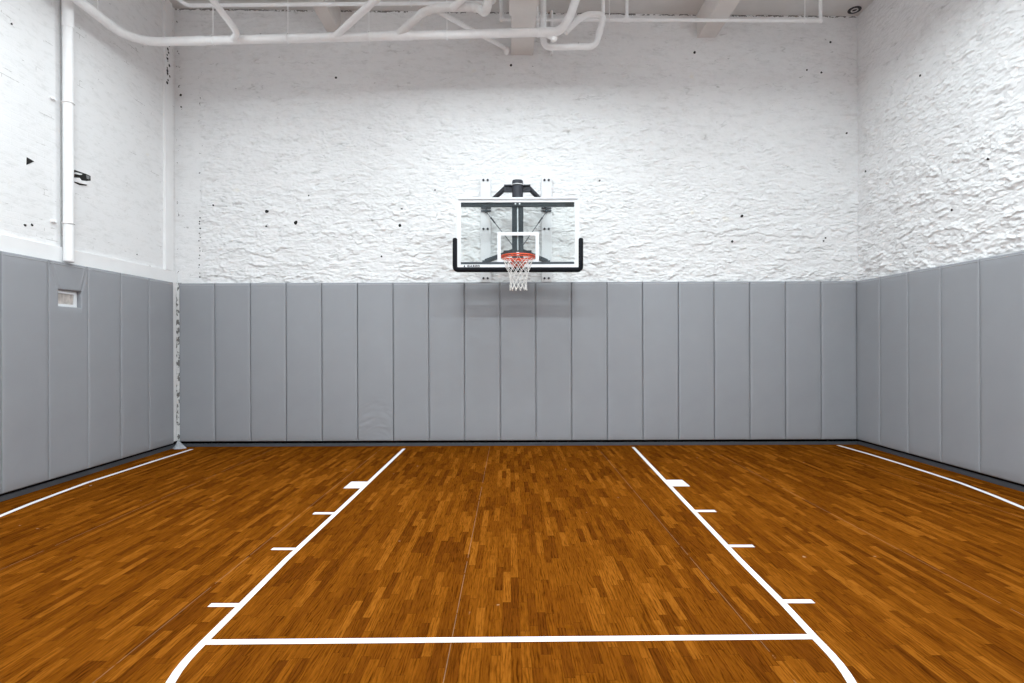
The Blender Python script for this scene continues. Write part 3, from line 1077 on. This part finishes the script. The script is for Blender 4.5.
# wall plates with bolts
YPL = YB - 0.075
def plate(x0, x1):
    bm = B()
    a = on_y(x0, 176.8, YPL); b = on_y(x1, 282, YPL)
    box(bm, (a.x, YPL, ZT + 0.002), (b.x, YB + 0.02, a.z), 0.004)
    pl = obj('wall_plate', bm, M['plate'], hoop)
    for py in (180.2, 229.0, 278.3):
        for dx in (0.3, 0.7):
            p = on_y(x0 + (x1 - x0) * dx, py, YPL)
            bm = B()
            cyl(bm, (p.x, YPL + 0.002, p.z), (p.x, YPL - 0.018, p.z), 0.019, 6)
            cyl(bm, (p.x, YPL - 0.018, p.z), (p.x, YPL - 0.032, p.z), 0.010, 8)
            obj('bolt', bm, M['steel'], pl)
    return pl
plate(480.3, 490.9)
plate(541.3, 551.9)
for s, pxw in ((-1, 486.0), (1, 546.4)):
    up = on_y(pxw, 209.3, YPL - 0.02)
    lo_ = on_y(pxw, 261.2, YPL - 0.02)
    # brackets on the plate
    bm = B()
    for dz in (-0.026, 0.018):
        box(bm, (up.x - 0.08, YPL - 0.035, up.z + dz - 0.009), (up.x + 0.08, YPL + .001, up.z + dz + 0.011), 0.002)
    cyl(bm, (up.x, YPL - 0.03, up.z - 0.06), (up.x, YPL - 0.03, up.z + 0.05), 0.014, 10)
    obj('upper_bracket', bm, M['rail'], hoop)
    bm = B()
    box(bm, (lo_.x - 0.06, YPL - 0.04, lo_.z - 0.022), (lo_.x + 0.06, YPL + .001, lo_.z + 0.012), 0.002)
    cyl(bm, (lo_.x - s * -0.0, YPL - 0.035, lo_.z - 0.04), (lo_.x, YPL - 0.035, lo_.z + 0.03), 0.012, 10)
    obj('foot_bracket', bm, M['rail'], hoop)
    # arms
    e = cb0 if s < 0 else cb1
    zc_ = (cb0.z + cb1.z) / 2
    bm = B()
    obox(bm, (e.x - s * 0.02, YM + 0.05, zc_ + 0.01), (up.x, YPL - 0.02, up.z + 0.05), 0.055, 0.055, bev=0.004)
    obj('upper_arm', bm, M['steel'], hoop)
    bm = B()
    obox(bm, (mx_ + s * 0.07, YM - 0.05, 3.075), (lo_.x, YPL - 0.03, lo_.z), 0.06, 0.06, bev=0.004)
    obj('lower_arm', bm, M['rail'], hoop)
    # tension rods with turnbuckles
    p0 = Vector((up.x, YPL - 0.035, up.z - 0.04))
    p1 = Vector((mx_ + s * 0.08, YM - 0.02, 3.17))
    bm = B(); cyl(bm, p0, p1, 0.0065, 8)
    rod = obj('tension_rod', bm, M['rail'], hoop, True)
    bm = B(); q0, q1 = p0.lerp(p1, 0.20), p0.lerp(p1, 0.33); sweep(bm, [q0, q0.lerp(q1, .15), q0.lerp(q1, .85), q1], 0.011, 8)
    for q in (q0, q1):
        ball(bm, q, 0.015)
    obj('turnbuckle', bm, M['steel'], rod)

# ------------------------------------------------------------------ pipes
def tube_obj(name, pts, r, m, parent, R=0.15, seg=16, rfun=None):
    bm = B(); sweep(bm, fillet(pts, R), r, seg, rfun=rfun)
    return obj(name, bm, m, parent, True)

# main drain pipe: along the left wall, then across the room in front of the back wall
YP = 7.65
XPL = -5.17
pw = [on_x(60, -14, XPL), on_x(121.5, 33.8, XPL)]
p_left = pw[1]
p_b = on_y(150, 42.0, YP)
p_c = on_y(560, 31.8, YP)
dirl = (pw[1] - pw[0]).normalized()
start = pw[0] - dirl * 3.0
elbow_up = on_y(569, 19, YP - 0.05)
up2 = on_y(578.5, -8, YP - .05)
up3 = Vector((up2.x + .1, YP - .05, 6.98))
mainp = thing('drain_pipe', 'thick white drain pipe with branches, turning from left wall across below ceiling', 'pipe', p_b)
run = [start, pw[0], p_left, p_b, p_c, elbow_up, up2, up3]
tube_obj('pipe_run', run, 0.057, M['pipe'], mainp, 0.28, 20)
def sleeve(p, d, r, l, name='coupling', parent=mainp, m=None):
    d = d.normalized()
    bm = B(); cyl(bm, p - d * l / 2, p + d * l / 2, r, 20)
    return obj(name, bm, m or M['pipe'], parent, False)
ux = (p_c - p_b).normalized()
for px in (201, 413 - 12, 541):
    t = (px - 150) / 410
    sleeve(p_b.lerp(p_c, t), ux, 0.062, 0.10 if px != 401 else 0.32)
sleeve(p_left - dirl * 0.22, dirl, 0.062, 0.08)
for t in (0.35, 0.8):
    sleeve(p_left.lerp(p_b, t), p_b - p_left, 0.0605, 0.04)
# hangers
def hanger(p, r, ztop, parent=mainp):
    bm = B()
    sweep(bm, [(p.x, p.y + (r + .004) * math.cos(2 * PI * k / 20), p.z + (r + .004) * math.sin(2 * PI * k / 20)) for k in range(20)], 0.008, 6, closed=True)
    cyl(bm, (p.x, p.y, p.z + r), (p.x, p.y, ztop), 0.007, 8)
    return obj('pipe_hanger', bm, M['pipe'], parent, True)
for px in (213, 288, 369, 447, 538):
    p = p_b.lerp(p_c, (px - 150) / 410)
    hanger(p, 0.059, zc(p.x) if not 0 < p.x < .41 else 6.36)
ph = p_left - dirl * 0.42
hanger(ph, 0.059, zc(ph.x))
# branches
def bpnt(px):
    return p_b.lerp(p_c, (px - 150) / 410)
b0 = bpnt(232)
b1 = on_y(238, 33.5, YP - .16); b2 = on_y(212, -1, 7.03)
b3 = b2 + (b2 - b1).normalized() * 2.2
tube_obj('branch_pipe', [b0, b1, b2, b3], 0.042, M['pipe'], mainp, 0.1)
b0 = bpnt(334); b2 = on_y(375, 0, 7.18); b3 = b2 + (b2 - b0).normalized() * 1.6
tube_obj('branch_pipe', [b0, b2, b3], 0.047, M['pipe'], mainp, 0.1)
b0 = bpnt(397)
wr = [b0, on_y(424, 11.5, 7.44), on_y(437, 8.0, 7.40), on_y(470, 6.8, 7.38), on_y(480, 8.5, 7.36), on_y(485, 12.8, 7.30), on_y(487.8, 6, 7.20), on_y(488, -14, 7.15)]
wob = [1 + random.uniform(-.08, .08) for _ in range(200)]
tube_obj('insulated_branch', wr, 0.056, M['wrap'], mainp, 0.12, 18, rfun=lambda i, n: wob[i])
b0 = on_y(452, 8, 7.36); b2 = on_y(466, -4, 7.2); b3 = b2 + (b2 - b0).normalized() * 1.0
tube_obj('branch_pipe', [b0, b2, b3], 0.045, M['pipe'], mainp)
d0, d1 = on_y(437, 11, 7.46), on_y(505, 48, 8.82)
tube_obj('branch_pipe', [d0, d1], 0.034, M['pipe'], mainp)
bm = B(); ball(bm, on_y(506.3, 50.5, 8.85), 0.055, (0.9, .9, 1.25)); obj('end_cap', bm, M['pipe'], mainp, True)
s0, s1 = on_y(546, 35, YP + .02), on_y(554, 38.5, YP + .05)
bm = B(); cyl(bm, s0, s1, 0.03, 12); ball(bm, s1, 0.048); obj('end_cap', bm, M['pipe'], mainp, True)

# thin pipes
YS = 7.9
a, b, c = on_y(173, -4, YS - .1), on_y(187.5, 5.6, YS), on_y(495, 2.8, YS)
thin = thing('sprinkler_pipe', 'thin white pipe running level just under the ceiling at upper left', 'pipe', b)
tube_obj('pipe_run', [a - (b - a) * 2, a, b, c, c + Vector((0.05, 0, 0.65))], 0.026, M['pipe'], thin, 0.07, 12)
for px in (218, 411):
    p = b.lerp(c, (px - 187.5) / 307.5)
    hanger(p, 0.028, zc(p.x), thin)
YS2 = 8.3
a, b, c, d = on_y(500.6, -6, YS2), on_y(501.5, 19.4, YS2), on_y(820.5, 20.8, YS2), on_y(820.5, -6, YS2)
thin2 = thing('sprinkler_pipe', 'thin white pipe hanging in a long level U at upper right', 'pipe', c)
tube_obj('pipe_run', [Vector((a.x, YS2, 7.05)), b, c, Vector((c.x, YS2, zc(c.x)))], 0.0245, M['pipe'], thin2, 0.05, 12)
p = b.lerp(c, (627 - 501.5) / 319)
bm = B(); cyl(bm, p, Vector((p.x, YS2, zc(p.x))), 0.0235, 12); obj('riser', bm, M['pipe'], thin2, True)
bm = B(); cyl(bm, p - Vector((.05, 0, 0)), p + Vector((.05, 0, 0)), 0.033, 12); cyl(bm, p, p + Vector((0, 0, .05)), 0.031, 12); obj('tee', bm, M['pipe'], thin2, True)
bm = B(); ball(bm, c, 0.034); obj('elbow', bm, M['pipe'], thin2, True)
bm = B(); ball(bm, b, 0.034); obj('elbow', bm, M['pipe'], thin2, True)
for px in (609.5, 805):
    p = b.lerp(c, (px - 501.5) / 319)
    hanger(p, 0.026, zc(p.x), thin2)
# looped pipe right of the middle beam
YQ = 7.95
lp_ = [on_y(573.5, 24, YQ), on_y(585, 14.2, YQ), on_y(604.5, 14.5, YQ), on_y(595.5, 46.6, YQ), on_y(543.5, 47.2, YQ), on_y(543.2, -6, YQ)]
lp_[-1].z = zc(.4)
loop = thing('looped_pipe', 'white pipe bent in a square loop right of the middle ceiling beam', 'pipe', lp_[4])
tube_obj('pipe_run', [lp_[0] + Vector((-.12, -.02, -.13))] + lp_, 0.043, M['pipe'], loop, 0.11, 14)
b0 = on_y(603.3, 14, YQ + .03)
bm = B(); cyl(bm, b0, Vector((b0.x, b0.y, zc(b0.x))), 0.026, 12); obj('riser', bm, M['pipe'], loop, True)
p = lp_[2].lerp(lp_[3], .55)
sleeve(p, lp_[3] - lp_[2], 0.048, .08, 'coupling', loop)
# conduits beside the middle beam
cd = thing('conduit', 'slim white conduit on the back wall right of the middle beam', 'conduit', on_y(551.5, 55, YB - .04))
p0, p1 = on_y(551.5, 55, YB - .05), on_y(551.5, 7, YB - .05)
bm = B(); cyl(bm, p0, p1, 0.026, 12); obj('pipe_run', bm, M['pipe'], cd, True)
bm = B(); q = p0.lerp(p1, .55); box(bm, (q.x - .05, YB - .06, q.z - .02), (q.x + .05, YB + .0, q.z + .02), .004); obj('strap', bm, M['pipe'], cd)

# downpipe on the left wall
XW_ = XL - 0.03
XD = XL + 0.068
pd = on_x(67.9, 150, XD)
zt_, zb_ = zc(XD), on_x(70, 261.5, XD).z
dn = thing('downpipe', 'thick white vertical downpipe on the left wall above the pads', 'pipe', (XD, pd.y, zb_))
bm = B(); cyl(bm, (XD + .005, pd.y, zb_), (XD + .005, pd.y, zt_ - .004), 0.053, 28)
o = obj('pipe_run', bm, M['pipe'], dn, True)
for p_ in o.data.polygons:
    p_.use_smooth = len(p_.vertices) == 4
zk = on_x(68, 28, XD).z
bm = B(); cyl(bm, (XD + .005, pd.y, zk), (XD + .005, pd.y, zt_ - .004), 0.060, 28); obj('coupling', bm, M['pipe'], dn)
bm = B(); cyl(bm, (XD + .005, pd.y + .012, zb_ - .012), (XD + .005, pd.y + .012, zb_), 0.049, 24); obj('end_collar', bm, M['plate'], dn)
for py in (103, 223.5):
    z_ = on_x(68, py, XD).z
    bm = B()
    sweep(bm, [(XD + .005 + 0.058 * math.cos(2 * PI * k / 28), pd.y + 0.058 * math.sin(2 * PI * k / 28), z_) for k in range(28)], 0.009, 6, closed=True)
    for s in (-1, 1):
        box(bm, (XL - 0.0295, pd.y + s * 0.11 - 0.04, z_ - 0.012), (XL - 0.005, pd.y + s * 0.11 + 0.04, z_ + 0.012), .003)
        ball(bm, (XL - 0.004, pd.y + s * 0.115, z_), 0.012)
    obj('pipe_clamp', bm, M['chrome'] if False else M['pipe'], dn, False)
# dark thin line left of the downpipe: gap shadow built as a grey strip
bm = B(); gap_y = on_x(61.2, 150, XW_).y; box(bm, (XW_ - .004, gap_y - 0.016, ZL), (XW_ + 0.010, gap_y - 0.001, zt_), .002)
tag(obj('pipe_gap_shade', bm, mat('gap_shade_grey', (0.42, 0.42, 0.42), .6, var=.1), None, loc=(XL - .02, pd.y - .11, ZL)), 'thin grey strip added as the shaded gap just left of the downpipe', 'shade strip')

# ------------------------------------------------------------------ holes and fittings in the walls
XW = XL - 0.03
def hole(wall, c, n, r, name='anchor_hole', seed=1, sides=9):
    """ragged wall pit, closed in front, its shade put into the dark colour; n = direction out of the wall"""
    rnd = random.Random(seed)
    n = Vector(n)
    u = Vector((0, 0, 1)); s = u.cross(n)
    bm = B()
    ring, ring2 = [], []
    for k in range(sides):
        a = 2 * PI * k / sides
        rr_ = r * rnd.uniform(.75, 1.2)
        ring.append(bm.verts.new(Vector(c) + (s * math.cos(a) + u * math.sin(a)) * rr_ + n * 0.004))
        ring2.append(bm.verts.new(Vector(c) + (s * math.cos(a) + u * math.sin(a)) * rr_ * .8 - n * 0.05))
    for k in range(sides):
        bm.faces.new((ring[k], ring[(k + 1) % sides], ring2[(k + 1) % sides], ring2[k]))
    bm.faces.new(ring)
    bm.faces.new(ring2)
    return obj(name, bm, M['dark'], wall)
for i, (px, py, r) in enumerate(((266.8, 211.3, .030), (295.6, 222.6, .032), (266.3, 226.2, .014), (401.5, 208.8, .022), (399.8, 225.2, .027),
                                 (381.5, 256.5, .014), (741.7, 216.0, .024), (732.2, 241.5, .022), (823.5, 241, .014), (825.5, 238.0, .014), (336, 77.6, .018),
                                 (511, 65.3, .020), (694.5, 52.3, .022), (830.5, 42.2, .018), (807, 70, .014), (821.5, 72.3, .015), (847, 133, .017), (599.8, 180.5, .014), (308.5, 195.3, .013), (435, 190, .013),
                                 (213.6, 205.3, .012), (180.5, 94.8, .020), (180.8, 106.6, .014))):
    p = on_y(px, py, YB - .012)
    hh_ = float(back_h(np.array([p.x]), np.array([p.z]))[0][0])
    hole(wall_back, (p.x, YB - hh_ - .003, p.z), (0, -1, 0), r, seed=i)
for i, (px, py, r) in enumerate(((25.0, 225.2, .016), (32.0, 225.0, .016), (150, 266.5, .014), (137, 254.5, .01), (11.5, 24, .013))):
    hole(wall_left, on_x(px, py, XW + (.03 if i == 2 else 0)), (1, 0, 0), r, seed=i + 40)
bm = B()
pts_ = [on_x(26.6, 157.2, XW), on_x(33.8, 161.4, XW), on_x(26.4, 164.8, XW)]
f1 = [bm.verts.new(p + Vector((.005, 0, 0))) for p in pts_]
f2 = [bm.verts.new(p - Vector((.05, 0, 0))) for p in pts_]
bm.faces.new(f1); bm.faces.new(f2[::-1])
for k in range(3):
    bm.faces.new((f1[k], f1[(k + 1) % 3], f2[(k + 1) % 3], f2[k]))
obj('brick_hole', bm, M['dark'], wall_left)
for i, (px, py, r) in enumerate(((919.5, 75.5, .016), (988, 159, .014), (950.5, 210, .014), (864.5, 171.5, .02))):
    p = on_x(px, py, XR - .02)
    hh_ = float(right_h(np.array([p.y]), np.array([p.z]))[0][0])
    hole(wall_right, (XR - hh_ - .003, p.y, p.z), (-1, 0, 0), r, seed=i + 60)

rc = random.Random(21)
for k in range(13):
    py = 46 + k * 3.1 + rc.uniform(-.8, .8)
    hole(wall_left, on_x(168.2 + rc.uniform(-1.2, 1.6), py, XL + .010), (1, 0, 0), rc.uniform(.010, .026), 'plaster_chip', 80 + k)
for k in range(16):
    py = 212 + k * 4.3 + rc.uniform(-1.5, 1.5)
    p = on_y(199.3 + rc.uniform(-.8, .8), py, YB - .012)
    hh_ = float(back_h(np.array([p.x]), np.array([p.z]))[0][0])
    hole(wall_back, (p.x, YB - hh_ - .003, p.z), (0, -1, 0), rc.uniform(.005, .013), 'plaster_chip', 120 + k)
# broken-out electrical recess beside the downpipe
jc = on_x(81.5, 178.5, XW)
jb = thing('junction_box', 'broken open electrical box in the left wall beside the downpipe', 'junction box', jc)
bm = B()
def quad_prism(bm, pix, d0, d1):
    a = [on_x(x, y, XW) for x, y in pix]
    f = [bm.verts.new(p + Vector((d1, 0, 0))) for p in a]
    g = [bm.verts.new(p + Vector((d0, 0, 0))) for p in a]
    bm.faces.new(f); bm.faces.new(g[::-1])
    n = len(a)
    for k in range(n):
        bm.faces.new((f[k], g[k], g[(k + 1) % n], f[(k + 1) % n]))
quad_prism(bm, [(73.5, 169.6), (82.0, 172.6), (86, 174.0), (90.2, 176.0), (90.4, 180.6), (86.5, 181.0), (79.8, 180.2), (77.5, 177.6), (73.5, 177.6)], -.06, .004)
obj('recess', bm, M['dark'], jb)
bm = B(); quad_prism(bm, [(85.6, 174.9), (89.2, 176.3), (88.8, 179.4), (86.4, 178.8)], -.05, .008)
obj('cover_plate', bm, mat('dull_grey_metal', (.22, .22, .23), .5, .2, var=.1), jb)
bm = B()
quad_prism(bm, [(74, 172.4), (80.3, 173.9), (79.0, 174.9), (74, 173.9)], -.02, .030)
quad_prism(bm, [(74, 177.8), (77.6, 177.8), (79.8, 180.6), (86.8, 181.4), (86.5, 184.8), (80.0, 183.6), (74, 181.5)], -.02, .026)
obj('plaster_lip', bm, M['ledge'], jb)
bm = B()
quad_prism(bm, [(74.2, 181.4), (80, 183.4), (86.5, 184.9), (86.3, 185.7), (79, 184.9), (74.2, 182.4)], -.02, .004)
obj('lower_gap', bm, M['dark'], jb)

# round fitting in the ceiling by the right corner
a_, b_ = ray(854.5, 9.6)
Yc = (zc(5.5) - H) / b_
xcf = a_ * Yc
fit = thing('ceiling_fitting', 'round dark metal fitting in the ceiling by the right corner', 'ceiling fitting', (xcf, Yc, zc(xcf)))
bm = B(); sweep(bm, [(xcf + .085 * math.cos(2 * PI * k / 32), Yc + .085 * math.sin(2 * PI * k / 32), zc(xcf) - .006) for k in range(32)], .013, 8, closed=True)
obj('outer_ring', bm, M['steel'], fit, True)
bm = B(); cyl(bm, (xcf, Yc, zc(xcf) + .02), (xcf, Yc, zc(xcf) - .004), .076, 32); obj('dark_disc', bm, M['dark'], fit)
bm = B(); sweep(bm, [(xcf + .045 * math.cos(2 * PI * k / 32), Yc + .045 * math.sin(2 * PI * k / 32), zc(xcf) - .010) for k in range(32)], .009, 8, closed=True)
obj('inner_ring', bm, M['plate'], fit, True)

# crumpled pale flap on the floor at the left corner
rnd = random.Random(5)
cx, cy = on_floor(181, 449).x, YB - 0.10
bm = B()
apex = bm.verts.new((XL + 0.055, YB - 0.085, 0.125))
base_, mid_ = [], []
for k in range(14):
    a = 2 * PI * k / 14
    rx = 0.10 * (1 + .16 * (-1) ** k) * rnd.uniform(.85, 1.15)
    x, y = XL + 0.115 + rx * math.cos(a), YB - 0.145 + 0.085 * math.sin(a) * rnd.uniform(.85, 1.1)
    x = max(x, XL + .018); y = min(y, YB - .02)
    base_.append(bm.verts.new((x, y, 0.001)))
    mid_.append(bm.verts.new(((x * .55 + (XL + .055) * .45), (y * .55 + (YB - .085) * .45), 0.05 + rnd.uniform(-.012, .012))))
for k in range(14):
    j = (k + 1) % 14
    bm.faces.new((base_[k], base_[j], mid_[j], mid_[k]))
    bm.faces.new((mid_[k], mid_[j], apex))
bm.faces.new(base_[::-1])
tag(obj('corner_flashing', bm, M['scrap'], None, loc=(XL + .1, YB - .1, 0)), 'small crumpled pale grey flap on the floor at the left corner', 'flashing')

# ------------------------------------------------------------------ lamps of the room (rows of hung linear fixtures above the frame, plus added upward fill)
def lamp(x, y, z, e, sx=0.6, sy=0.16):
    l = bpy.data.lights.new('ceiling_or_fill_lamp', 'AREA')
    l.shape = 'RECTANGLE'; l.size = sx; l.size_y = sy
    l.energy = e
    l.color = (0.89, 0.985, 1.015)
    o = bpy.data.objects.new('ceiling_or_fill_lamp', l)
    C.objects.link(o)
    o.location = (x, y, z)
    return o
for y, z, e in ((6.78, 5.98, 43), (4.3, 5.9, 64), (1.85, 5.9, 37), (-0.6, 6.6, 48), (-3.05, 6.95, 52)):
    for x in (-3.9, -1.02, 1.26, 4.15):
        near = abs(x) < 2
        if y > 6:                                # row by the back wall: the middle pair closer together
            lamp(x if not near else 0.12 + math.copysign(0.8, x), y, z, 39 if near else 18, 0.45)
        else:
            lamp(x, y, z, e * (1.19 if y > 4 else 1.03))
        if y < 5:                                # added upward fill lamps to lift ceiling and upper wall
            lamp(x, y, z + 0.06, 21).rotation_euler = (PI, 0, 0)
w = bpy.data.worlds.new('World'); bpy.context.scene.world = w
w.use_nodes = True
w.node_tree.nodes['Background'].inputs['Color'].default_value = (0.02, 0.02, 0.02, 1)

# ------------------------------------------------------------------ camera
cam = bpy.data.cameras.new('Camera')
cam.sensor_width = 36.0
cam.lens = F / 1024 * 36.0
cam.shift_x = (512 - VX) / 1024
cam.shift_y = (VY - 341.5) / 1024
cam.clip_start = 0.05
co = bpy.data.objects.new('Camera', cam)
C.objects.link(co)
co.matrix_world = Matrix.Translation((0, 0, H)) @ Matrix.Rotation(PI / 2, 4, 'X') @ Matrix.Rotation(-ROLL, 4, 'Z')
S = bpy.context.scene
S.camera = co
S.view_settings.view_transform = 'Standard'
S.view_settings.look = 'None'
S.view_settings.exposure = 0.0
S.view_settings.gamma = 1.0
S.view_settings.use_curve_mapping = False
S.cycles.max_bounces = 10
S.cycles.diffuse_bounces = 6
S.cycles.transparent_max_bounces = 12
S.cycles.use_denoising = True
